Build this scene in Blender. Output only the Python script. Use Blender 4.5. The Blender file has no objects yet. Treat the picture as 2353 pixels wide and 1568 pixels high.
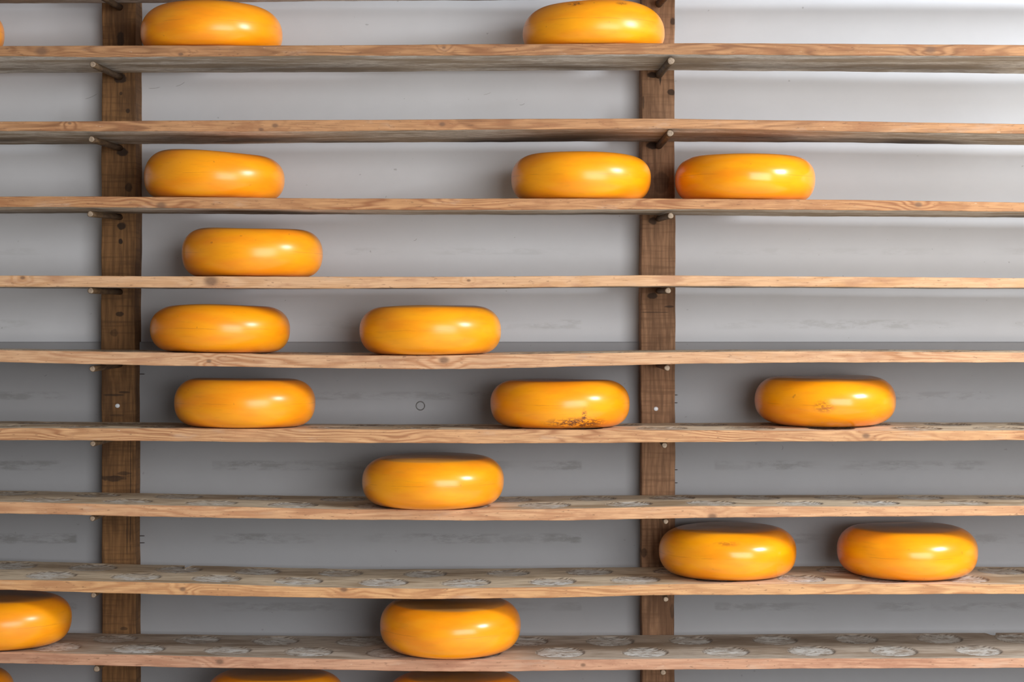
import bpy, math, random
import numpy as np
from mathutils import Vector, Euler

# ------------------------------------------------------------------ camera, light, exposure
sc = bpy.context.scene
C = sc.collection
F = 3920.0            # focal length in photo pixels
D1 = 4.18             # camera to the front edge of the shelves (m)
DEP = 0.30            # shelf depth
HOR = 706.0           # horizon row in the photo
CX = 1176.5
ZC = 1.45             # camera height
cd = bpy.data.cameras.new('camera'); cam = bpy.data.objects.new('camera', cd); C.objects.link(cam)
cam.location = (0, -D1, ZC); cam.rotation_euler = (math.pi/2, 0, 0)
cd.sensor_width = 36.0; cd.lens = F/2353.0*36.0
cd.shift_y = (HOR-784.0)/2353.0
sc.camera = cam
sc.view_settings.view_transform = 'Standard'; sc.view_settings.look = 'None'
sc.view_settings.gamma = 1.0; sc.view_settings.exposure = 0.0
try: sc.view_settings.use_curve_mapping = False
except Exception: pass

w = bpy.data.worlds.new('world'); sc.world = w; w.use_nodes = True
nt = w.node_tree; nt.nodes.clear()
out = nt.nodes.new('ShaderNodeOutputWorld'); bg = nt.nodes.new('ShaderNodeBackground')
tc = nt.nodes.new('ShaderNodeTexCoord'); sp = nt.nodes.new('ShaderNodeSeparateXYZ')
rp = nt.nodes.new('ShaderNodeValToRGB'); mr = nt.nodes.new('ShaderNodeMapRange')
nt.links.new(tc.outputs['Generated'], sp.inputs[0])
mr.inputs['From Min'].default_value = -1; mr.inputs['From Max'].default_value = 1
nt.links.new(sp.outputs['Z'], mr.inputs['Value']); nt.links.new(mr.outputs[0], rp.inputs[0])
rp.color_ramp.elements[0].position = 0.30; rp.color_ramp.elements[0].color = (0.30, 0.295, 0.29, 1)
rp.color_ramp.elements[1].position = 0.62; rp.color_ramp.elements[1].color = (0.33, 0.34, 0.36, 1)
nt.links.new(rp.outputs[0], bg.inputs[0]); bg.inputs[1].default_value = 0.64
nt.links.new(bg.outputs[0], out.inputs[0])

def area(name, loc, target, sx, sy, power, col, spread=math.pi):
    l = bpy.data.lights.new(name, 'AREA'); l.shape = 'RECTANGLE'; l.size = sx; l.size_y = sy
    l.energy = power; l.color = col; l.spread = spread
    o = bpy.data.objects.new(name, l); C.objects.link(o); o.location = loc
    o.rotation_euler = (Vector(target)-Vector(loc)).to_track_quat('-Z', 'Y').to_euler()
    return o
# big window of the room, to the right of and behind the photographer
area('front_window_light', (2.0, -4.6, 1.75), (0.3, 0, 1.5), 3.2, 1.9, 172, (0.995, 0.99, 0.985))
# side window on the right wall near the shelves
area('side_window_light', (3.2, -1.75, 2.75), (0.6, 0.1, 1.2), 1.0, 0.75, 140, (0.90, 0.95, 1.0))
# patch of blue skylight falling on the wall at the right
sl = bpy.data.lights.new('skylight_patch', 'SPOT'); sl.energy = 26; sl.color = (0.5, 0.78, 1.0)
sl.spot_size = math.radians(10); sl.spot_blend = 1.0; sl.shadow_soft_size = 0.06
so = bpy.data.objects.new('skylight_patch', sl); C.objects.link(so); so.location = (2.7, -2.6, 2.05)
so.rotation_euler = (Vector((1.42, 0.38, 1.97))-Vector(so.location)).to_track_quat('-Z', 'Y').to_euler()

# ------------------------------------------------------------------ node helpers
class NB:
    def __init__(s, name):
        s.m = bpy.data.materials.new(name); s.m.use_nodes = True
        s.t = s.m.node_tree; s.t.nodes.clear()
        s.out = s.t.nodes.new('ShaderNodeOutputMaterial')
        s.b = s.t.nodes.new('ShaderNodeBsdfPrincipled')
        s.t.links.new(s.b.outputs[0], s.out.inputs[0])
        s.tc = s.t.nodes.new('ShaderNodeTexCoord')
        s.xyz = s.t.nodes.new('ShaderNodeSeparateXYZ'); s.t.links.new(s.tc.outputs['Object'], s.xyz.inputs[0])
        s.x, s.y, s.z = s.xyz.outputs
    def put(s, sock, v):
        if hasattr(v, 'is_linked') or isinstance(v, bpy.types.NodeSocket): s.t.links.new(v, sock)
        elif isinstance(v, (tuple, list)) and len(v) == 3 and sock.type == 'RGBA': sock.default_value = (*v, 1)
        else: sock.default_value = v
    def M(s, op, a, b=0.0, c=0.0, clamp=False):
        n = s.t.nodes.new('ShaderNodeMath'); n.operation = op; n.use_clamp = clamp
        s.put(n.inputs[0], a); s.put(n.inputs[1], b); s.put(n.inputs[2], c); return n.outputs[0]
    def vec(s, a, b, c):
        n = s.t.nodes.new('ShaderNodeCombineXYZ'); s.put(n.inputs[0], a); s.put(n.inputs[1], b); s.put(n.inputs[2], c); return n.outputs[0]
    def scaled(s, sx, sy, sz, off=(0, 0, 0)):
        n = s.t.nodes.new('ShaderNodeMapping'); s.t.links.new(s.tc.outputs['Object'], n.inputs[0])
        n.inputs['Scale'].default_value = (sx, sy, sz); n.inputs['Location'].default_value = off; return n.outputs[0]
    def noise(s, vec, scale=1.0, detail=4.0, rough=0.5, dist=0.0):
        n = s.t.nodes.new('ShaderNodeTexNoise'); s.put(n.inputs['Vector'], vec)
        n.inputs['Scale'].default_value = scale; n.inputs['Detail'].default_value = detail
        n.inputs['Roughness'].default_value = rough; n.inputs['Distortion'].default_value = dist
        return n.outputs[0]
    def step(s, v, lo, hi, a=0.0, b=1.0):
        n = s.t.nodes.new('ShaderNodeMapRange'); n.interpolation_type = 'SMOOTHSTEP'
        s.put(n.inputs['Value'], v); n.inputs['From Min'].default_value = lo; n.inputs['From Max'].default_value = hi
        n.inputs['To Min'].default_value = a; n.inputs['To Max'].default_value = b; return n.outputs[0]
    def mix(s, f, a, b, mode='MIX'):
        n = s.t.nodes.new('ShaderNodeMix'); n.data_type = 'RGBA'; n.blend_type = mode
        s.put(n.inputs[0], f); s.put(n.inputs[6], a); s.put(n.inputs[7], b); return n.outputs[2]
    def bump(s, h, strength=0.3, dist=0.002):
        n = s.t.nodes.new('ShaderNodeBump'); n.inputs['Strength'].default_value = strength
        n.inputs['Distance'].default_value = dist; s.put(n.inputs['Height'], h)
        s.t.links.new(n.outputs[0], s.b.inputs['Normal'])
    def attr(s, name):
        n = s.t.nodes.new('ShaderNodeAttribute'); n.attribute_name = name; return n.outputs['Fac']
    def done(s, col, rough=0.7, spec=0.4):
        s.put(s.b.inputs['Base Color'], col); s.put(s.b.inputs['Roughness'], rough)
        s.b.inputs['Specular IOR Level'].default_value = spec
        return s.m
    def blob(s, x, z, rx, rz, soft=0.5, y=None, ry=1):
        a = s.M('POWER', s.M('DIVIDE', s.M('SUBTRACT', s.x, x), rx), 2)
        b = s.M('POWER', s.M('DIVIDE', s.M('SUBTRACT', s.z, z), rz), 2)
        d = s.M('ADD', a, b)
        if y is not None: d = s.M('ADD', d, s.M('POWER', s.M('DIVIDE', s.M('SUBTRACT', s.y, y), ry), 2))
        return s.step(s.M('SQRT', d), 1-soft, 1+soft, 1, 0)

def px2x(px, depth=0.0): return (px-CX)/F*(D1+depth)
def px2z(py, depth=0.0): return ZC+(HOR-py)/F*(D1+depth)

# ------------------------------------------------------------------ materials
def edge_mat(seed, light, dark, tight=1.0, slant=0.0, knots=(), grey=0.0, zc=0.0):
    b = NB('sawn_board_edge')
    r = random.Random(seed)
    o = (r.uniform(0, 50), r.uniform(0, 50), r.uniform(0, 50))
    warp = b.noise(b.scaled(2.6, 3, 22, o), 1.0, 2, 0.45)
    warp2 = b.noise(b.scaled(9, 8, 40, o), 1.0, 3, 0.5)
    ph = b.M('ADD', b.M('MULTIPLY', b.z, 330*tight), b.M('MULTIPLY', warp, 62*tight))
    ph = b.M('ADD', ph, b.M('MULTIPLY', warp2, 5.0)); ph = b.M('ADD', ph, b.M('MULTIPLY', b.x, slant))
    kn = None
    for (kx, kz, kr) in knots:
        k = b.blob(kx, kz, kr*1.5, kr, 0.55)
        kn = k if kn is None else b.M('MAXIMUM', kn, k)
        ph = b.M('ADD', ph, b.M('MULTIPLY', b.blob(kx, kz, kr*5, kr*4, 0.9), 9))
    g = b.M('ADD', b.M('MULTIPLY', b.M('SINE', ph), 0.5), 0.5)
    g = b.M('POWER', g, 1.7)
    where = b.step(b.noise(b.scaled(3.5, 3, 6, o), 1.0, 2), 0.38, 0.62)
    g = b.M('MULTIPLY', g, b.M('ADD', b.M('MULTIPLY', where, 0.62), 0.22))
    col = b.mix(g, light, dark)
    fib = b.noise(b.scaled(14, 20, 420, o), 1.0, 4, 0.6)
    col = b.mix(b.step(fib, 0.32, 0.72, 0.0, 0.45), col, tuple(c*0.62 for c in dark))
    big = b.noise(b.scaled(9, 5, 30, o), 1.0, 4, 0.6)
    col = b.mix(b.step(big, 0.5, 0.68, 0, 0.7), col, (light[0]*0.62, light[1]*0.52, light[2]*0.5))
    col = b.mix(b.step(big, 0.22, 0.42, 0.45+grey, grey), col, (0.50, 0.36, 0.26))
    sp = b.noise(b.scaled(55, 40, 240, o), 1.0, 3, 0.6)
    col = b.mix(b.step(sp, 0.62, 0.70, 0, 0.55), col, (0.15, 0.075, 0.04))
    col = b.mix(b.step(sp, 0.24, 0.30, 0.45, 0), col, (0.70, 0.55, 0.42))
    if kn is not None: col = b.mix(b.M('MULTIPLY', kn, 0.8), col, (0.16, 0.085, 0.05))
    b.bump(b.M('ADD', fib, b.M('MULTIPLY', g, 0.6)), 0.35, 0.0012)
    return b.done(col, 0.72, 0.3)

def under_mat(seed, base, darkamt):
    b = NB('weathered_board_underside'); r = random.Random(seed)
    o = (r.uniform(0, 50), r.uniform(0, 50), 0)
    n1 = b.noise(b.scaled(3.2, 14, 4, o), 1.0, 5, 0.6)
    n2 = b.noise(b.scaled(26, 120, 10, o), 1.0, 6, 0.75)
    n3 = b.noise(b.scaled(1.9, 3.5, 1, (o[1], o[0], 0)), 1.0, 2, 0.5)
    col = b.mix(b.step(n1, 0.40, 0.60), base, (base[0]*0.55, base[1]*0.47, base[2]*0.38))
    col = b.mix(b.step(n2, 0.44, 0.62, 0, 0.8), col, (base[0]*0.42, base[1]*0.36, base[2]*0.30))
    col = b.mix(b.step(n2, 0.28, 0.42, 0.5, 0), col, (0.62, 0.57, 0.50))
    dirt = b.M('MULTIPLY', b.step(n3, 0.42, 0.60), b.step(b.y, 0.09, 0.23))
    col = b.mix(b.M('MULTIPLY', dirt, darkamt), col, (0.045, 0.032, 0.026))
    b.bump(n2, 0.4, 0.002)
    return b.done(col, 0.85, 0.2)

def top_mat(seed, base, pitc, mould):
    b = NB('worn_board_top'); r = random.Random(seed)
    o = (r.uniform(0, 50), r.uniform(0, 50), 0)
    n1 = b.noise(b.scaled(2.5, 9, 4, o), 1.0, 4, 0.6)
    n2 = b.noise(b.scaled(14, 110, 10, o), 1.0, 5, 0.65)
    n3 = b.noise(b.scaled(48, 95, 40, o), 1.0, 5, 0.75, 0.3)
    col = b.mix(b.step(n1, 0.42, 0.64, 0, 0.95), base, (base[0]*0.52, base[1]*0.44, base[2]*0.36))
    col = b.mix(b.step(n2, 0.45, 0.70, 0, 0.7), col, (base[0]*0.36, base[1]*0.29, base[2]*0.22))
    pit = b.attr('pit'); rim = b.attr('rim')
    pc = b.mix(b.step(n3, 0.5-0.12*mould, 0.60-0.08*mould), pitc, (0.80, 0.78, 0.74))
    n4 = b.noise(b.scaled(18, 45, 10, o), 1.0, 4, 0.7, 1.0)
    pc = b.mix(b.step(n4, 0.48, 0.66, 0, 0.8), pc, pitc)
    pc = b.mix(b.step(n3, 0.30, 0.42, 0.8, 0), pc, (0.10, 0.065, 0.045))
    n5 = b.noise(b.scaled(11, 22, 10, o), 1.0, 3, 0.6)
    col = b.mix(b.M('MULTIPLY', pit, b.step(n5, 0.34, 0.58, 0.35, 0.95)), col, pc)
    col = b.mix(b.M('MULTIPLY', rim, 0.8), col, (0.10, 0.06, 0.035))
    col = b.mix(b.M('MULTIPLY', b.step(b.y, 0.004, 0.016, 1, 0), 0.55), col, (0.72, 0.60, 0.47))  # pale front lip: light catching the top edge, put into the colour
    b.bump(b.M('ADD', n2, b.M('MULTIPLY', b.M('MULTIPLY', n3, pit), 2.0)), 0.4, 0.0025)
    return b.done(col, 0.62, 0.45)

def post_mat(seed, light, dark, knots):
    b = NB('old_post_wood'); r = random.Random(seed)
    o = (r.uniform(0, 50), r.uniform(0, 50), 0)
    warp = b.noise(b.scaled(10, 10, 3.0, o), 1.0, 3, 0.5)
    ph = b.M('ADD', b.M('MULTIPLY', b.x, 420), b.M('MULTIPLY', warp, 38))
    g = b.M('ADD', b.M('MULTIPLY', b.M('SINE', ph), 0.5), 0.5)
    col = b.mix(b.M('MULTIPLY', g, 0.40), light, dark)
    n1 = b.noise(b.scaled(14, 14, 4.2, o), 1.0, 4, 0.6)
    col = b.mix(b.step(n1, 0.45, 0.66, 0, 0.85), col, dark)
    col = b.mix(b.step(n1, 0.28, 0.44, 0.5, 0), col, (light[0]*1.35, light[1]*1.3, light[2]*1.3))
    fib = b.noise(b.scaled(260, 200, 14, o), 1.0, 4, 0.6)
    col = b.mix(b.step(fib, 0.4, 0.75, 0, 0.5), col, tuple(c*0.5 for c in dark))
    saw = b.noise(b.scaled(8, 8, 130, o), 1.0, 2, 0.5)
    col = b.mix(b.step(saw, 0.48, 0.72, 0, 0.5), col, dark)
    for (kx, kz, rx, rz, a) in knots:  # knots and cracks, plus shade around the peg roots painted as dark blotches
        wob = b.M('MULTIPLY', b.M('SUBTRACT', b.noise(b.scaled(60, 60, 60, o), 1.0, 3), 0.5), 1.0)
        k = b.M('MULTIPLY', b.step(b.M('ADD', b.blob(kx, kz, rx, rz, 0.7), wob), 0.35, 0.75), a)
        col = b.mix(k, col, (0.028, 0.016, 0.010))
    b.bump(b.M('ADD', fib, saw), 0.5, 0.0018)
    return b.done(col, 0.75, 0.3)

def wall_mat(name, base, warm, bands, lines):
    b = NB(name)
    n1 = b.noise(b.scaled(1.1, 1, 1.6), 1.0, 4, 0.55)
    n2 = b.noise(b.scaled(7, 4, 9), 1.0, 5, 0.65)
    col = b.mix(b.step(n1, 0.3, 0.7), base, warm)
    col = b.mix(b.step(n2, 0.35, 0.7, 0, 0.16), col, tuple(c*0.84 for c in warm))
    sp = b.noise(b.scaled(70, 70, 80), 1.0, 2, 0.4)
    col = b.mix(b.step(sp, 0.77, 0.80, 0, 0.4), col, (0.22, 0.21, 0.21))
    # rubbed smudges where the cheeses have touched the wall
    sm = b.noise(b.scaled(16, 10, 60, (3, 1, 7)), 1.0, 5, 0.7)
    sm2 = b.noise(b.scaled(4.5, 10, 2, (9, 1, 7)), 1.0, 2, 0.6)
    tot = None
    for (z, h, a) in bands:
        d = b.M('ABSOLUTE', b.M('SUBTRACT', b.z, z))
        k = b.M('MULTIPLY', b.step(d, h*0.5, h, 1, 0), a)
        tot = k if tot is None else b.M('MAXIMUM', tot, k)
    if tot is not None:
        gate = None
        for (x0, x1) in ((-2.6, -1.16), (-0.80, 0.185), (0.54, 2.4)):
            g = b.M('MULTIPLY', b.step(b.x, x0-0.004, x0+0.004), b.step(b.x, x1-0.004, x1+0.004, 1, 0))
            gate = g if gate is None else b.M('MAXIMUM', gate, g)
        k = b.M('MULTIPLY', b.M('MULTIPLY', tot, gate), b.M('MULTIPLY', b.step(sm, 0.40, 0.62), b.step(sm2, 0.32, 0.62)))
        col = b.mix(k, col, (base[0]*0.52, base[1]*0.51, base[2]*0.46))
    for (x, z, dx, dz, wd) in lines:      # fine scratches
        L = math.hypot(dx, dz); ux, uz = dx/L, dz/L
        rx = b.M('SUBTRACT', b.x, x); rz = b.M('SUBTRACT', b.z, z)
        al = b.M('ABSOLUTE', b.M('ADD', b.M('MULTIPLY', rx, ux), b.M('MULTIPLY', rz, uz)))
        ac = b.M('ADD', b.M('MULTIPLY', rx, -uz), b.M('MULTIPLY', rz, ux))
        ac = b.M('ABSOLUTE', b.M('SUBTRACT', ac, b.M('MULTIPLY', b.M('POWER', b.M('DIVIDE', al, L), 2), wd*3)))
        k = b.M('MULTIPLY', b.step(ac, wd*0.4, wd, 0.55, 0), b.step(al, L*0.6, L, 1, 0))
        col = b.mix(k, col, (0.14, 0.13, 0.13))
    b.bump(b.noise(b.scaled(14, 14, 22), 1.0, 5, 0.6), 0.12, 0.004)
    return b.done(col, 0.62, 0.25)

def cheese_mat(seed, hue=0.0, marks=(), gloss=0.27):
    b = NB('waxed_cheese_rind'); r = random.Random(seed)
    o = (r.uniform(0, 50), r.uniform(0, 50), r.uniform(0, 50))
    base = (0.95, 0.345+hue*0.7, 0.002); warm = (0.91, 0.275+hue*0.7, 0.001)
    n1 = b.noise(b.scaled(7, 7, 26, o), 1.0, 3, 0.5)
    n2 = b.noise(b.scaled(22, 22, 140, o), 1.0, 3, 0.55)
    col = b.mix(b.step(n1, 0.35, 0.68), base, warm)
    col = b.mix(b.step(n2, 0.5, 0.8, 0, 0.3), col, (0.66, 0.24, 0.006))
    # faint pressed seam round the middle
    zz = b.M('ABSOLUTE', b.M('SUBTRACT', b.z, b.M('ADD', 0.054, b.M('MULTIPLY', b.noise(b.scaled(5, 5, 0, o)), 0.010))))
    seam = b.step(zz, 0.0004, 0.0013, 1, 0)
    seam = b.M('MULTIPLY', seam, b.step(b.noise(b.scaled(12, 12, 1, o)), 0.45, 0.6))
    col = b.mix(b.M('MULTIPLY', seam, 0.35), col, (0.45, 0.17, 0.01))
    # dusty matte flat top, darkened to paint in the shade of the board above
    top = b.step(b.z, 0.1145, 0.1185)
    col = b.mix(b.M('MULTIPLY', top, b.step(n1, 0.3, 0.7, 0.5, 0.85)), col, (0.30, 0.17, 0.06))
    sp = b.noise(b.scaled(60, 60, 60, o), 1.0, 2, 0.5)
    col = b.mix(b.step(sp, 0.74, 0.78, 0, 0.5), col, (0.35, 0.12, 0.01))
    mm = None
    for (mx, my, mz, rx, rz, a) in marks:
        nn = b.noise(b.scaled(75, 75, 190, o), 1.0, 4, 0.7, 0.8)
        k = b.M('MULTIPLY', b.blob(mx, mz, rx, rz, 0.6, my, 0.06), b.step(nn, 0.44, 0.52)); k = b.M('MULTIPLY', k, a)
        col = b.mix(k, col, (0.16, 0.045, 0.008))
    b.bump(b.M('ADD', b.M('MULTIPLY', n1, 1.5), b.M('ADD', b.M('MULTIPLY', n2, 0.25), b.M('MULTIPLY', seam, -0.4))), 0.22, 0.003)
    rough = b.step(n1, 0.3, 0.7, gloss+0.15, gloss+0.24)
    b.b.inputs['Subsurface Weight'].default_value = 0.0
    b.b.inputs['Coat Weight'].default_value = 0.95; b.b.inputs['Coat IOR'].default_value = 1.42; b.b.inputs['Coat Roughness'].default_value = gloss
    return b.done(col, b.M('MAXIMUM', rough, b.M('MULTIPLY', top, 0.5)), 0.15)

def plain(name, col, rough=0.6, amp=0.3, scale=200, metal=0.0):
    b = NB(name); n = b.noise(b.scaled(scale, scale, scale), 1.0, 3)
    b.b.inputs['Metallic'].default_value = metal
    return b.done(b.mix(b.step(n, 0.35, 0.7, 0, amp), col, tuple(c*0.5 for c in col)), rough, 0.4)

# ------------------------------------------------------------------ object helpers
def mesh_obj(name, verts, faces, mats, mi=None, smooth=False, parent=None, loc=(0, 0, 0), rot=(0, 0, 0)):
    me = bpy.data.meshes.new(name); me.from_pydata(verts, [], faces)
    for m in mats: me.materials.append(m)
    if mi is not None: me.polygons.foreach_set('material_index', np.asarray(mi, dtype=np.int32))
    if smooth: me.polygons.foreach_set('use_smooth', [True]*len(me.polygons))
    me.update()
    o = bpy.data.objects.new(name, me); C.objects.link(o); o.location = loc; o.rotation_euler = rot
    if parent: o.parent = parent
    return o
def tag(o, label, cat, group=None):
    o['label'] = label; o['category'] = cat
    if group: o['group'] = group
    return o

def wob(x, seed, amp, freqs=(3, 8, 19, 43, 97)):
    r = random.Random(seed); s = 0
    for i, f in enumerate(freqs): s = s+np.sin(x*f*r.uniform(0.8, 1.25)+r.uniform(0, 6.28))*amp/(1+i*0.7)
    return s

# ------------------------------------------------------------------ wall and floor
WY = DEP+0.082          # upper wall plane
LY = WY-0.018           # lower wall stands a little proud
ZL = px2z(786, LY)
bands = [(px2z(y, LY), h, a) for (y, h, a) in ((910, 0.014, 0.5), (1070, 0.016, 0.55), (1238, 0.017, 0.6), (1395, 0.015, 0.4))]
bands_up = [(px2z(y, WY), h, a) for (y, h, a) in ((746, 0.016, 0.35), (578, 0.012, 0.16))]
def sc_(x, y, dx, dy, wd=0.0009): return (px2x(x, WY), px2z(y, WY), dx/870, -dy/870, wd)
m_up = wall_mat('pale_wall_paint', (0.66, 0.672, 0.70), (0.635, 0.64, 0.66), bands_up,
                [sc_(210, 223, 16, -7), (px2x(355, WY), px2z(203, WY), 0.018, 0.002, 0.0008), sc_(415, 195, 12, -6),
                 sc_(1200, 241, 7, -2), sc_(1120, 216, 10, -3, 0.0006), sc_(955, 552, 4, -3)])
m_low = wall_mat('grey_wall_paint', (0.36, 0.367, 0.387), (0.345, 0.345, 0.358), bands,
                 [(px2x(1799, LY), px2z(1030, LY), 0.001, 0.007, 0.0011), (px2x(105, LY), px2z(864, LY), 0.004, 0.002, 0.001)])
zs = [0.0, ZL-0.003, ZL, ZL, 3.0]; ys = [LY, LY, LY+0.003, WY, WY]
xs = [-3.2, 3.4]
v = []; f = []; mi = []
for x in xs:
    for y, z in zip(ys, zs): v.append((x, y, z))
for i in range(4): f.append((i, i+5, i+6, i+1)); mi.append(1 if i < 3 else 0)
# thickness behind
base = len(v)
for x in xs:
    v += [(x, WY+0.2, 0.0), (x, WY+0.2, 3.0)]
f += [(base, base+1, base+3, base+2), (4, 9, base+3, base+1), (0, base, base+2, 5),
      (0, 1, 2, 3, 4, base+1, base), (5, base+2, base+3, 9, 8, 7, 6)]; mi += [0, 0, 0, 0, 0]
wall = mesh_obj('wall_back', v, f, [m_up, m_low], mi); wall['kind'] = 'structure'
fl = plain('floor_tile', (0.80, 0.78, 0.76), 0.6, 0.1, 6)
floor = mesh_obj('floor', [(-3.2, -6, 0), (3.4, -6, 0), (3.4, WY, 0), (-3.2, WY, 0),
                           (-3.2, -6, -0.1), (3.4, -6, -0.1), (3.4, WY, -0.1), (-3.2, WY, -0.1)],
                 [(0, 1, 2, 3), (7, 6, 5, 4), (0, 4, 5, 1), (1, 5, 6, 2), (2, 6, 7, 3), (3, 7, 4, 0)], [fl])
floor['kind'] = 'structure'

# ------------------------------------------------------------------ shelf boards
# rows read off the photograph: x, top of front edge, bottom of front edge, back edge; which back edge is seen
T = {
 1: ([0, 235, 500, 780, 1100, 1500, 1900, 2353], [105.5, 104.5, 104.5, 104, 101.5, 98.7, 100, 103.8],
     [129, 131, 130, 128.5, 127.5, 124.5, 126.5, 129], [168.5, 168, 167, 165.5, 163, 161, 165, 170], 'b'),
 2: ([0, 235, 500, 780, 1100, 1500, 1900, 2353], [279.6, 278.5, 277, 275.5, 273.5, 271.5, 278, 285.5],
     [301, 302, 301.5, 300.5, 298.5, 295, 301, 307.5], [332, 331.5, 331, 329, 327, 325, 327, 333.7], 'b'),
 3: ([0, 235, 500, 780, 1100, 1500, 1900, 2353], [452, 452, 453.5, 456.7, 456, 456.3, 458.8, 465.8],
     [476.6, 477, 479, 482, 482, 481.5, 483, 487], [490, 490.5, 492, 494, 493.7, 493.5, 497.5, 500.5], 'b'),
 4: ([0, 330, 780, 1100, 1500, 1900, 2353], [633.8, 635, 636.3, 635.4, 632.5, 636, 639.6],
     [659, 660.6, 662.6, 661.6, 658, 659.2, 661.5], [662, 663, 664.5, 664, 661, 662, 664], 'b'),
 5: ([0, 330, 780, 1020, 1300, 1560, 1900, 2353], [805, 810, 817, 817, 813, 809.5, 807.5, 810],
     [832.8, 839, 846.7, 848.7, 843, 837.3, 833.5, 833.5], [801, 804.5, 811, 811, 807, 804, 803, 806], 't'),
 6: ([0, 330, 780, 1100, 1500, 1900, 2353], [984, 985, 987, 988, 988.5, 990, 990],
     [1011, 1014, 1018.5, 1019.5, 1016.5, 1014.8, 1012.8], [968.4, 971, 974.5, 975, 972.7, 971, 971], 't'),
 7: ([0, 330, 780, 1100, 1300, 1560, 1900, 2353], [1154, 1161, 1171, 1172.5, 1169.7, 1163.6, 1165, 1163],
     [1180.8, 1188, 1195.6, 1197, 1196, 1190.5, 1188, 1185], [1128, 1134, 1141, 1141.5, 1139.5, 1138, 1138, 1138.8], 't'),
 8: ([0, 330, 780, 1000, 1300, 1560, 1900, 2353], [1333, 1338.5, 1351.5, 1353.5, 1349, 1342, 1343, 1344],
     [1356, 1365, 1376, 1377.5, 1374.5, 1368, 1367, 1365], [1288.6, 1297.7, 1307.8, 1307.5, 1305.4, 1303, 1302.3, 1303], 't'),
 9: ([0, 330, 780, 1100, 1560, 1900, 2353], [1500, 1506.5, 1515.6, 1518, 1515, 1514.5, 1513.5],
     [1525, 1532.4, 1540, 1544.3, 1540, 1538, 1535.5], [1452, 1457, 1462.7, 1462.5, 1459.6, 1456, 1453], 't'),
}
# the boards above and below the frame
T[0] = (T[1][0], [-72]*8, [-49, -48, -49, -50, -52, -56, -60, -62], [7, 7, 5.5, 3, 1.5, -1, -8, -10], 'b')
T[10] = ([0, 1100, 2353], [1676, 1688, 1680], [1702, 1715, 1706], [1622, 1634, 1626], 't')

L_BR, D_BR = (0.43, 0.22, 0.10), (0.21, 0.09, 0.04)
L_LT, D_LT = (0.64, 0.385, 0.215), (0.40, 0.175, 0.075)
SPEC = {  # light, dark, tightness, slant, knots (photo x, v 0..1, radius), underside, top, pit colour, mould, rows
 0: dict(c=(L_BR, D_BR), t=1.0, s=0, k=()),
 1: dict(c=(L_BR, D_BR), t=1.0, s=6, k=((95, .5, .010), (415, .8, .004), (2138, .5, .008), (1020, .3, .003))),
 2: dict(c=((0.50, 0.26, 0.12), D_BR), t=0.8, s=-4, k=((632, .5, .005), (1016, .45, .005), (600, .85, .004), (160, .2, .003))),
 3: dict(c=((0.52, 0.27, 0.12), (0.27, 0.10, 0.04)), t=1.15, s=26, k=((370, .8, .008), (2110, .4, .006))),
 4: dict(c=(L_LT, (0.52, 0.27, 0.12)), t=0.7, s=0, k=((52, .2, .004), (485, .4, .011), (1077, .35, .003))),
 5: dict(c=(L_LT, D_LT), t=0.9, s=14, k=((1020, .35, .008), (480, .6, .004))),
 6: dict(c=((0.62, 0.35, 0.17), (0.32, 0.13, 0.055)), t=1.25, s=34, k=((1990, .5, .006),)),
 7: dict(c=((0.63, 0.36, 0.19), (0.45, 0.21, 0.10)), t=0.8, s=-5, k=((1637, .9, .007),)),
 8: dict(c=((0.66, 0.37, 0.17), (0.42, 0.19, 0.08)), t=1.0, s=10, k=((790, .15, .006), (420, .5, .005))),
 9: dict(c=((0.56, 0.31, 0.19), (0.40, 0.19, 0.11)), t=0.8, s=3, k=((505, .45, .006), (1340, .5, .004))),
 10: dict(c=(L_LT, D_LT), t=0.9, s=0, k=()),
}
PITS = {  # front row first centre, back row first centre (photo x), radius, mould, pit colour
 5: (60, 150, .058, 0.0, (0.22, 0.15, 0.09)), 6: (185, 95, .060, 0.1, (0.26, 0.17, 0.095)),
 7: (105, 30, .060, 0.7, (0.30, 0.22, 0.15)), 8: (115, 30, .060, 1.0, (0.24, 0.17, 0.12)),
 9: (135, 70, .060, 1.0, (0.24, 0.18, 0.13)),
}
LABEL = {
 0: 'wooden shelf board at the very top, only its dark underside edge showing',
 1: 'brown shelf board carrying the two topmost cheese wheels, broad grey underside showing',
 2: 'empty brown shelf board with dark stained underside, below the topmost pair of wheels',
 3: 'shelf board carrying three wheels, one to the right of the right post',
 4: 'thin pale shelf board at eye level carrying a single wheel near the left post',
 5: 'shelf board with two wheels, in front of the line where the wall turns darker grey',
 6: 'shelf board with slanting grain, carrying three wheels over the grey wall',
 7: 'shelf board carrying one wheel near its middle, pale round marks along its top',
 8: 'shelf board carrying two big shiny wheels at its right end',
 9: 'lowest fully visible shelf board, two rows of whitish round marks on top',
 10: 'shelf board below the picture edge holding the cheeses cut off at the bottom',
}
XL, XR, NX = -1.95, 1.95, 780
X = np.linspace(XL, XR, NX)
PXX = CX+X/D1*F; PXB = CX+X/(D1+DEP)*F
def smooth(a, n=31):
    p = np.pad(a, n//2, mode='edge'); return np.convolve(p, np.ones(n)/n, 'valid')
BOARD = {}
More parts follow.
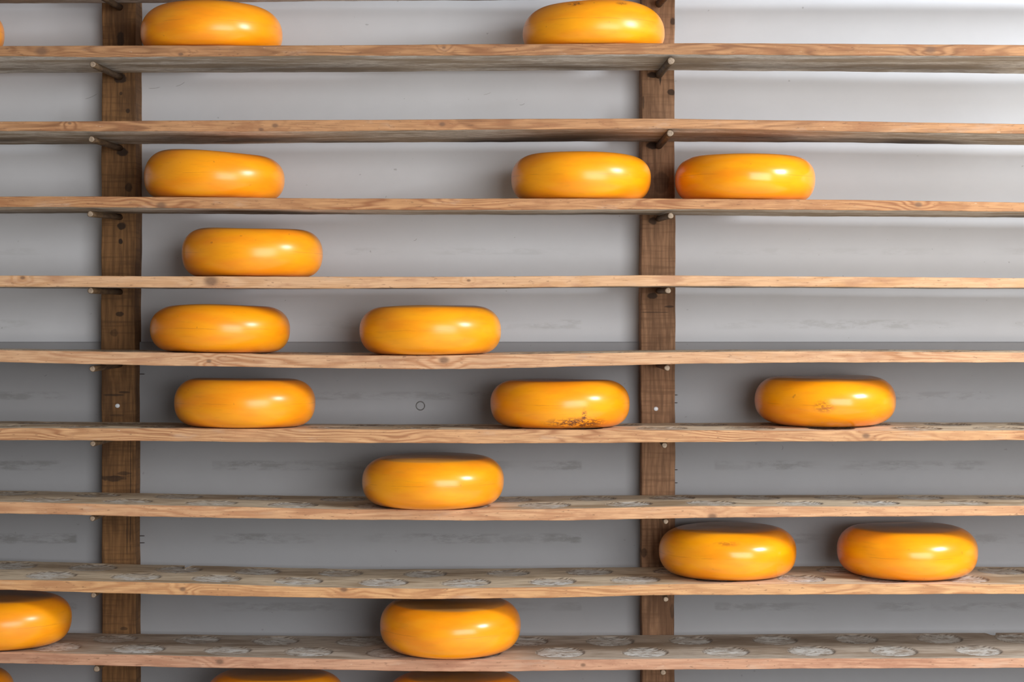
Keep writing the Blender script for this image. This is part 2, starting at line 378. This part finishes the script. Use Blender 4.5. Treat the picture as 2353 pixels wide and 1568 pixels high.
for k in range(11):
    xt, ft, fb, bk, side = T[k]
    zft = px2z(smooth(np.interp(PXX, xt, ft))) ; zfb = px2z(smooth(np.interp(PXX, xt, fb)))
    zbk = px2z(smooth(np.interp(PXB, xt, bk)), DEP)
    th = zft-zfb
    if side == 'b': zbb = zbk; zbt = zbk+th
    else: zbt = zbk; zbb = zbk-th
    zft0, zbt0 = zft.copy(), zbt.copy()
    zft = zft+wob(X, 10+k, 0.00035); zfb = zfb+wob(X, 50+k, 0.0006)
    zbt = zbt+wob(X, 90+k, 0.0005); zbb = zbb+wob(X, 130+k, 0.0006)
    BOARD[k] = (zft, zbt, zfb, zbb)
    yf = wob(X, 170+k, 0.0010, (2, 6, 15, 40)); yb = DEP+wob(X, 210+k, 0.0012, (2, 6, 15, 40))
    if k == 8: yb = yb-0.075*np.exp(-((X-px2x(433, DEP))/0.006)**4)*0.6
    if k == 9: yb = yb-0.05*np.exp(-((X-px2x(2275, DEP))/0.010)**4)*0.6
    bev = 0.0022
    pts = []   # closed loop of cross-section stations (arrays of y, z) with material of the strip that follows
    pts.append((yf, zft-bev, 0)); pts.append((yf+bev*0.3, zft-bev*0.3, 0)); 
    NT = 36
    pit = []; rim = []
    top_rows = []
    for j in range(NT):
        u = j/(NT-1); y = (yf+bev)+(yb-bev-(yf+bev))*u
        z = zft+(zbt-zft)*(y/DEP)
        pts.append((y, z, 1)); top_rows.append(len(pts)-1)
    pts.append((yb, zbt-bev, 2))
    for t in (0.33, 0.66): pts.append((yb, zbt+(zbb-zbt)*t, 2))
    pts.append((yb, zbb+bev*0.6, 2))
    NBm = 9
    for j in range(NBm):
        u = 1-j/(NBm-1); y = (yf+bev*0.6)+(yb-yf-bev*1.2)*u
        pts.append((y, zfb+(zbb-zfb)*(y/DEP), 2 if j < NBm-1 else 0))
    for t in (0.06, 0.3, 0.55, 0.8): pts.append((yf+0*X, zfb+(zft-bev-zfb)*t, 0))
    NP = len(pts)
    Y = np.stack([p[0] for p in pts], 1); Z = np.stack([p[1] for p in pts], 1); XX = np.repeat(X[:, None], NP, 1)
    Y[:, top_rows[0]:top_rows[-1]+1].sort(axis=1)
    PIT = np.zeros_like(Y); RIM = np.zeros_like(Y)
    if k in PITS:
        p0, p1, rad, mould, pcol = PITS[k]
        rr = random.Random(300+k)
        for row, (pp, cy, step, dr) in enumerate(((p0, 0.088, 0.2085, 1.0), (p1, 0.228, 0.213, 0.95))):
            x0 = px2x(pp, cy)
            n = int((x0-XL)/step)+1; x0 -= n*step
            while x0 < XR:
                cx = x0+rr.uniform(-.008, .008); cyy = cy+rr.uniform(-.004, .004); r = rad*dr*rr.uniform(.93, 1.06)
                d = np.sqrt((XX-cx)**2+(Y-cyy)**2)/r
                a = np.clip((1.06-d)/0.12, 0, 1); a = a*a*(3-2*a)
                PIT = np.maximum(PIT, a*rr.uniform(0.75, 1.0))
                RIM = np.maximum(RIM, np.exp(-((d-0.99)/0.055)**2))
                x0 += step
        msk = np.zeros(NP); msk[top_rows[0]+1:top_rows[-1]] = 1
        PIT *= msk; RIM *= msk
        Z = Z-PIT*0.0036
    v = np.stack([XX, Y, Z], 2).reshape(-1, 3)
    i = np.arange(NX-1)[:, None]; j = np.arange(NP)[None, :]; jn = (j+1) % NP
    q = np.stack([(i*NP+j)+0*jn, (i+1)*NP+j, (i+1)*NP+jn, i*NP+jn], 2).reshape(-1, 4)
    mi = np.tile(np.array([p[2] for p in pts]), NX-1)
    faces = q.tolist(); faces.append(list(range(NP))); faces.append(list(range((NX-1)*NP+NP-1, (NX-1)*NP-1, -1)))
    mi = list(mi)+[0, 0]
    S = SPEC[k]
    zm = float(np.mean(zft))
    kn = []
    for (kx, kv, kr) in S['k']:
        ix = px2x(kx); zt = float(np.interp(ix, X, zft)); zb_ = float(np.interp(ix, X, zfb))
        kn.append((ix, zt+(zb_-zt)*kv, kr))
    me_ = edge_mat(k, S['c'][0], S['c'][1], S['t'], S['s'], kn)
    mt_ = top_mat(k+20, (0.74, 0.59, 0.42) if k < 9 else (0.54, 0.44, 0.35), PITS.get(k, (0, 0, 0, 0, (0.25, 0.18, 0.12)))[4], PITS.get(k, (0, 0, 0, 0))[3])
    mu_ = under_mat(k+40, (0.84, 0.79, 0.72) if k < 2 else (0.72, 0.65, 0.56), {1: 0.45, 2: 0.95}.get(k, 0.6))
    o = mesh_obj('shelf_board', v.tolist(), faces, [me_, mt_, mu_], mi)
    for nm, arr in (('pit', PIT), ('rim', RIM)):
        at = o.data.attributes.new(nm, 'FLOAT', 'POINT'); at.data.foreach_set('value', arr.reshape(-1).astype(np.float32))
    tag(o, LABEL[k], 'shelf', 'wooden shelf boards')

# ------------------------------------------------------------------ posts with their pegs
def post(xpl, xpr, side, seed, light, dark, knots, pegs, screw, nails, label):
    """xpl..xpr: photo columns of the front face"""
    py = DEP+0.006                     # front face depth
    x0 = px2x(xpl, py); x1 = px2x(xpr, py); cx = (x0+x1)/2
    e = bpy.data.objects.new('upright_post', None); C.objects.link(e); e.location = (cx, (py+WY)/2, 0)
    tag(e, label, 'post', 'wooden upright posts')
    ex, ey = cx, (py+WY)/2
    n = 260; zz = np.linspace(0, 2.95, n); v = []; f = []
    be = 0.003; hw = (x1-x0)/2
    wl = wob(zz, seed, 0.0011, (4, 11, 27, 60)); wr = wob(zz, seed+1, 0.0011, (4, 11, 27, 60))
    for a in range(n):
        L = -hw+wl[a]; R = hw+wr[a]; yf = py-ey; yb = WY-ey+0.001
        v += [(L, yb, zz[a]), (L, yf+be, zz[a]), (L+be*0.4, yf+be*0.3, zz[a]), (L+be, yf, zz[a]), (0, yf-0.0004, zz[a]),
              (R-be, yf, zz[a]), (R-be*0.4, yf+be*0.3, zz[a]), (R, yf+be, zz[a]), (R, yb, zz[a])]
    N = 9
    for a in range(n-1):
        for b in range(N): c = (b+1) % N; f.append((a*N+b, a*N+c, (a+1)*N+c, (a+1)*N+b))
    f.append(tuple(range(N))[::-1]); f.append(tuple((n-1)*N+i for i in range(N)))
    kk = [(px2x(kx, py)-cx, px2z(ky, py), rx, rz, am) for (kx, ky, rx, rz, am) in knots]
    o = mesh_obj('post_beam', v, f, [post_mat(seed, light, dark, kk)], smooth=False, parent=e)
    pm = NB('turned_peg_wood'); nn = pm.noise(pm.scaled(150, 30, 150), 1.0, 4, 0.6)
    pm = pm.done(pm.mix(pm.step(nn, 0.35, 0.65), (0.13, 0.08, 0.04), (0.06, 0.035, 0.018)), 0.65)
    em = plain('peg_end_grain', (0.30, 0.22, 0.15), 0.6, 0.6, 260)
    for (k, tx, ty, r) in pegs:
        # tip in front under the board edge, root in the post
        ty_d = 0.012
        tx3 = px2x(tx, ty_d)
        zl = BOARD[k]
        xb = px2x(tx, 0.0)
        ztip = min(px2z(ty, ty_d), float(np.interp(xb, X, zl[2]))-r-0.001)
        rx3 = cx+(0.004 if side < 0 else 0.002)
        zroot = float(np.interp(rx3, X, zl[3]))-r-0.0015
        A = Vector((tx3-ex, ty_d-ey, ztip)); B = Vector((rx3-ex, py-ey+0.012, zroot))
        d = (B-A).normalized(); u = d.cross(Vector((0, 0, 1))).normalized(); w_ = u.cross(d)
        v = []; f = []; m = 18; mi = []
        prof = [(0.0, 0.0), (0.55, -0.0006), (0.86, 0.0), (1.0, 0.0018), (1.0, 0.4), (0.98, 0.7), (1.05, 1.0)]
        Ln = (B-A).length
        for pi_, (rr, tt) in enumerate(prof):
            t_ = tt if tt < 0.1 and pi_ < 4 else tt*Ln
            for q in range(m):
                a = q/m*math.tau
                rad = r*rr*(1+0.05*math.sin(3*a+k))
                v.append(tuple(A+d*t_+u*math.cos(a)*rad+w_*math.sin(a)*rad))
        for pi_ in range(len(prof)-1):
            for q in range(m):
                q2 = (q+1) % m; f.append((pi_*m+q, pi_*m+q2, (pi_+1)*m+q2, (pi_+1)*m+q)); mi.append(1 if pi_ < 2 else 0)
        f.append(tuple((len(prof)-1)*m+q for q in range(m))); mi.append(0)
        mesh_obj('peg', v, f, [pm, em], mi, smooth=True, parent=e)
    sx, sy, sr = screw
    v = []; f = []; m = 24; x3 = px2x(sx, py)-ex; z3 = px2z(sy, py)
    for (rr, dy) in ((1.0, 0.001), (1.0, -0.0018), (0.8, -0.0032), (0.4, -0.0040), (0.05, -0.0042)):
        for q in range(m):
            a = q/m*math.tau; v.append((x3+math.cos(a)*sr*rr, py-ey+dy, z3+math.sin(a)*sr*rr*0.9))
    for i_ in range(4):
        for q in range(m): q2 = (q+1) % m; f.append((i_*m+q, i_*m+q2, (i_+1)*m+q2, (i_+1)*m+q))
    f.append(tuple(4*m+q for q in range(m)))
    c = mesh_obj('screw_cap', v, f, [plain('white_plastic_cap', (0.80, 0.82, 0.85), 0.35, 0.1)], smooth=True, parent=e)
    c['label'] = 'white round screw cap'
    for (nx, ny, s) in nails:
        z3 = px2z(ny, WY-0.02); xa = (hw if s > 0 else -hw); v = []; f = []
        for t_, rr in ((-0.004, .0011), (0.010, .0011), (0.013, .0003)):
            for q in range(8):
                a = q/8*math.tau; v.append((xa+s*t_, WY-0.02-ey+math.cos(a)*rr, z3+math.sin(a)*rr))
        for i_ in range(2):
            for q in range(8): q2 = (q+1) % 8; f.append((i_*8+q, i_*8+q2, (i_+1)*8+q2, (i_+1)*8+q))
        f += [tuple(range(8)), tuple(16+q for q in range(8))]
        mesh_obj('nail', v, f, [plain('rusty_nail', (0.06, 0.045, 0.04), 0.6)], parent=e)
    return e

lp = [(0, 212, -20, .008), (1, 213, 148, .008), (2, 210, 320, .008), (3, 207, 492, .0078), (4, 208, 668, .0078), (5, 212, 848, .0075), (6, 213, 1020, .007),
      (7, 212, 1192, .007), (8, 215, 1368, .007), (9, 222, 1538, .008)]
rp_ = [(0, 1542, -20, .009), (1, 1542, 140, .0095), (2, 1540, 306, .009), (3, 1541, 496, .0078), (4, 1535, 668, .0078), (5, 1533, 846, .0075), (6, 1527, 1024, .007),
       (7, 1530, 1199, .0065), (8, 1530, 1378, .0065), (9, 1524, 1546, .007)]
post(233, 311, -1, 5, (0.25, 0.125, 0.048), (0.095, 0.045, 0.018),
     [(277, 555, .006, .008, .95), (278, 215, .004, .005, .7), (294, 255, .005, .006, .8), (277, 180, .016, .014, .9), (280, 520, .012, .010, .9),  # besides knots, the blotches just under the boards paint the peg-root shade
      (275, 722, .012, .006, .8), (262, 765, .010, .010, .45), (277, 90, .010, .020, .8), (281, 350, .014, .012, .9), (296, 430, .010, .014, .7),
      (262, 908, .030, .003, .7), (285, 902, .016, .003, .7), (262, 1100, .032, .008, .75), (285, 1088, .020, .005, .6), (300, 1130, .0014, .16, .8), (292, 1230, .0014, .08, .7),
      (285, 1445, .010, .005, .6), (268, 955, .02, .003, .4), (282, 830, .014, .006, .7)],
     lp, (270, 933, .0062), [(327, 1232, 1), (327, 1248, 1), (327, 860, 1)],
     'left brown wooden upright post, darker and knotty, wheels standing close to its right')
post(1474, 1551, 1, 8, (0.34, 0.185, 0.10), (0.15, 0.075, 0.038),
     [(1517, 175, .003, .022, .9), (1500, 172, .016, .008, .9), (1542, 212, .010, .008, .85), (1478, 235, .003, .02, .6), (1500, 335, .018, .010, .9),  # some entries are painted shade at the peg roots, the rest knots and cracks
      (1538, 705, .012, .003, .7), (1505, 718, .040, .0016, .6), (1500, 508, .012, .010, .8), (1500, 680, .014, .008, .8),
      (1520, 420, .02, .03, .4), (1546, 50, .008, .012, .8), (1480, 1270, .008, .012, .6), (1545, 1405, .006, .02, .5)],
     rp_, (1507, 940, .0062), [(1553, 908, 1), (1553, 926, 1), (1553, 1080, 1), (1553, 1110, 1)],
     'right reddish brown upright post, two wheels of one shelf standing either side of it')

# ------------------------------------------------------------------ ring in the wall
def ring():
    cx, cz = px2x(966, LY), px2z(933, LY); R, r = 0.0112, 0.0014
    v = []; f = []; n, m = 36, 8
    for i in range(n):
        a = i/n*math.tau
        for j in range(m):
            b = j/m*math.tau
            v.append(((R+r*math.cos(b))*math.cos(a), -r*math.sin(b), (R+r*math.cos(b))*math.sin(a)))
    for i in range(n):
        for j in range(m): f.append((i*m+j, ((i+1) % n)*m+j, ((i+1) % n)*m+(j+1) % m, i*m+(j+1) % m))
    o = mesh_obj('metal_ring', v, f, [plain('dull_grey_metal', (0.17, 0.165, 0.16), 0.5, 0.6, 120, 0.3)], smooth=True, loc=(cx, LY, cz))
    tag(o, 'small dull grey ring on the dark wall between the left two wheels of a shelf', 'ring')
ring()

# ------------------------------------------------------------------ cheeses
def cheese(k, x0, x1, c, label, seed, H=0.118, zm=0.5, rb=0.055, rt=0.065, topslope=0.0, hue=0.0, marks=(), gloss=0.27, eb=2.3, et=2.2, rise=0.0):
    px = (x0+x1)/2; R = (x1-x0)/2/F*math.hypot(D1+c, 0)*0.998
    X0 = px2x(px, c)
    zft, zbt, _, _ = BOARD[k]
    def top(x, y):
        a = float(np.interp(x, X, zft)); b = float(np.interp(x, X, zbt)); return a+(b-a)*(y/DEP)
    sx = (top(X0+0.11, c)-top(X0-0.11, c))/0.22; sy = (float(np.interp(X0, X, zbt))-float(np.interp(X0, X, zft)))/DEP
    # rest the flat underside on the highest spots of the (slightly sagging) board
    zc = -9
    for ii in range(-12, 13):
        for jj in range(-12, 13):
            dx, dy = ii/12*(R-rb+0.006), jj/12*(R-rb+0.006)
            if math.hypot(dx, dy) <= R-rb+0.006 and 0 <= c+dy <= DEP: zc = max(zc, top(X0+dx, c+dy)-sx*dx-sy*dy)
    prof = [(0.0, 0.0)]
    for i in range(1, 6): prof.append(((R-rb)*i/6, 0.0))
    nb = 16
    for i in range(nb+1):
        t = i/nb*math.pi/2; prof.append((R-rb+rb*math.sin(t)**(2/eb), zm*H-zm*H*math.cos(t)**(2/eb)))
    for i in range(1, nb+1):
        t = i/nb*math.pi/2; prof.append((R-rt+rt*max(0, math.cos(t))**(2/et), zm*H+(1-zm)*H*math.sin(t)**(2/et)))
    for i in range(5, -1, -1): prof.append(((R-rt)*i/6, H+0.0012*(1-(i/6)**2)))
    n = 120; v = []; f = []; r_ = random.Random(seed)
    ph = [r_.uniform(0, 6.28) for _ in range(8)]
    for i, (r, z) in enumerate(prof):
        for q in range(n):
            a = q/n*math.tau; hgt = z/H
            rr = r*(1+0.0035*math.sin(2*a+ph[0])+0.003*math.sin(3*a+ph[1]+hgt*2)+0.0015*math.sin(7*a+ph[2]+hgt*5))
            x = math.cos(a)*rr; y = math.sin(a)*rr
            zz = z+hgt**2*(topslope*x+0.0022*math.sin(2*a+ph[3])*r/R+0.0012*math.sin(3*a+ph[4])*r/R)
            v.append((x, y, zz))
    for i in range(len(prof)-1):
        for q in range(n): q2 = (q+1) % n; f.append((i*n+q, i*n+q2, (i+1)*n+q2, (i+1)*n+q))
    o = mesh_obj('cheese_wheel', v, f, [cheese_mat(seed, hue, marks, gloss)], smooth=True)
    import bmesh
    bm = bmesh.new(); bm.from_mesh(o.data); bmesh.ops.remove_doubles(bm, verts=bm.verts, dist=1e-6)
    bmesh.ops.recalc_face_normals(bm, faces=bm.faces); bm.to_mesh(o.data); bm.free()
    o.location = (X0, c, zc+0.0009+rise); o.rotation_euler = (sy, -sx, 0)
    tag(o, label, 'cheese wheel', 'yellow cheese wheels on the shelves')
    return o

cheese(1, -322, 3, .160, 'cheese wheel at the upper left corner, only a sliver of its edge showing', 1)
cheese(1, 326, 648, .150, 'top left cheese wheel, cut by the upper picture edge, beside the left post', 2, H=.118, zm=.40, rb=.045, rt=.085)
cheese(1, 1202, 1527, .150, 'top right cheese wheel with small brown flecks, in front of the right post', 3, H=.113, zm=.38, rb=.040, rt=.085, hue=.03,
       marks=((-.052, -.13, .098, .016, .006, .9), (.062, -.13, .098, .012, .005, .7)), gloss=.30)
cheese(3, 334, 652, .155, 'wheel sloping down on its right, beside the left post on the third board', 4, H=.118, zm=.46, rb=.050, topslope=-.05, rt=.07)
cheese(3, 1174, 1496, .155, 'wheel just left of the right post, on the board with three wheels', 5, H=.117, hue=.02, rb=.05)
cheese(3, 1551, 1872, .155, 'shiny wheel just right of the right post, on the board with three wheels', 6, H=.115, gloss=.2, rb=.05)
cheese(4, 420, 740, .160, 'the only wheel on the thin pale eye-level board', 7, H=.120, rb=.05, rt=.06)
cheese(5, 347, 664, .165, 'wheel beside the left post, left of the pair where the wall turns darker', 8, H=.118, rt=.07)
cheese(5, 827, 1152, .130, 'right wheel of the pair on the board where the wall turns darker', 9, H=.120, hue=.02)
cheese(6, 402, 724, .135, 'leftmost of three wheels on the slanting-grain board', 10, H=.118)
cheese(6, 1127, 1447, .160, 'wheel with a ragged brown stain along its bottom front', 11, H=.117, marks=((.035, -.14, .016, .062, .012, 1.0), (.055, -.15, .028, .006, .020, 1.0)), gloss=.24)
cheese(6, 1736, 2056, .205, 'shiny wheel with a brown scuff on its front, far right of three', 12, H=.122, marks=((-.034, -.17, .056, .022, .013, .6),), gloss=.2, rb=.08)
cheese(7, 833, 1158, .120, 'glossy wheel standing alone on its board, left of centre', 13, H=.120, hue=.015, gloss=.22)
cheese(8, 1515, 1829, .170, 'wheel overlapping the right post, left of a shiny pair', 14, H=.118, hue=.01, gloss=.2, marks=((-.02, -.11, .095, .03, .006, .8),))
cheese(8, 1925, 2243, .172, 'shiny wheel at the lower right with a white window glint', 15, H=.118, gloss=.22)
cheese(9, -160, 160, .140, 'darker wheel cut by the left picture edge, low down', 16, H=.118)
cheese(9, 873, 1197, .135, 'wheel on the lowest fully visible board, right of centre, glint on its shoulder', 17, H=.120, gloss=.22)
cheese(10, -290, 26, .150, 'wheel in the bottom left corner, only its dark shoulder showing', 18)
cheese(10, 472, 790, .150, 'left of two wheels cut off by the bottom picture edge', 19)
cheese(10, 888, 1208, .150, 'right of two wheels cut off by the bottom picture edge', 20)
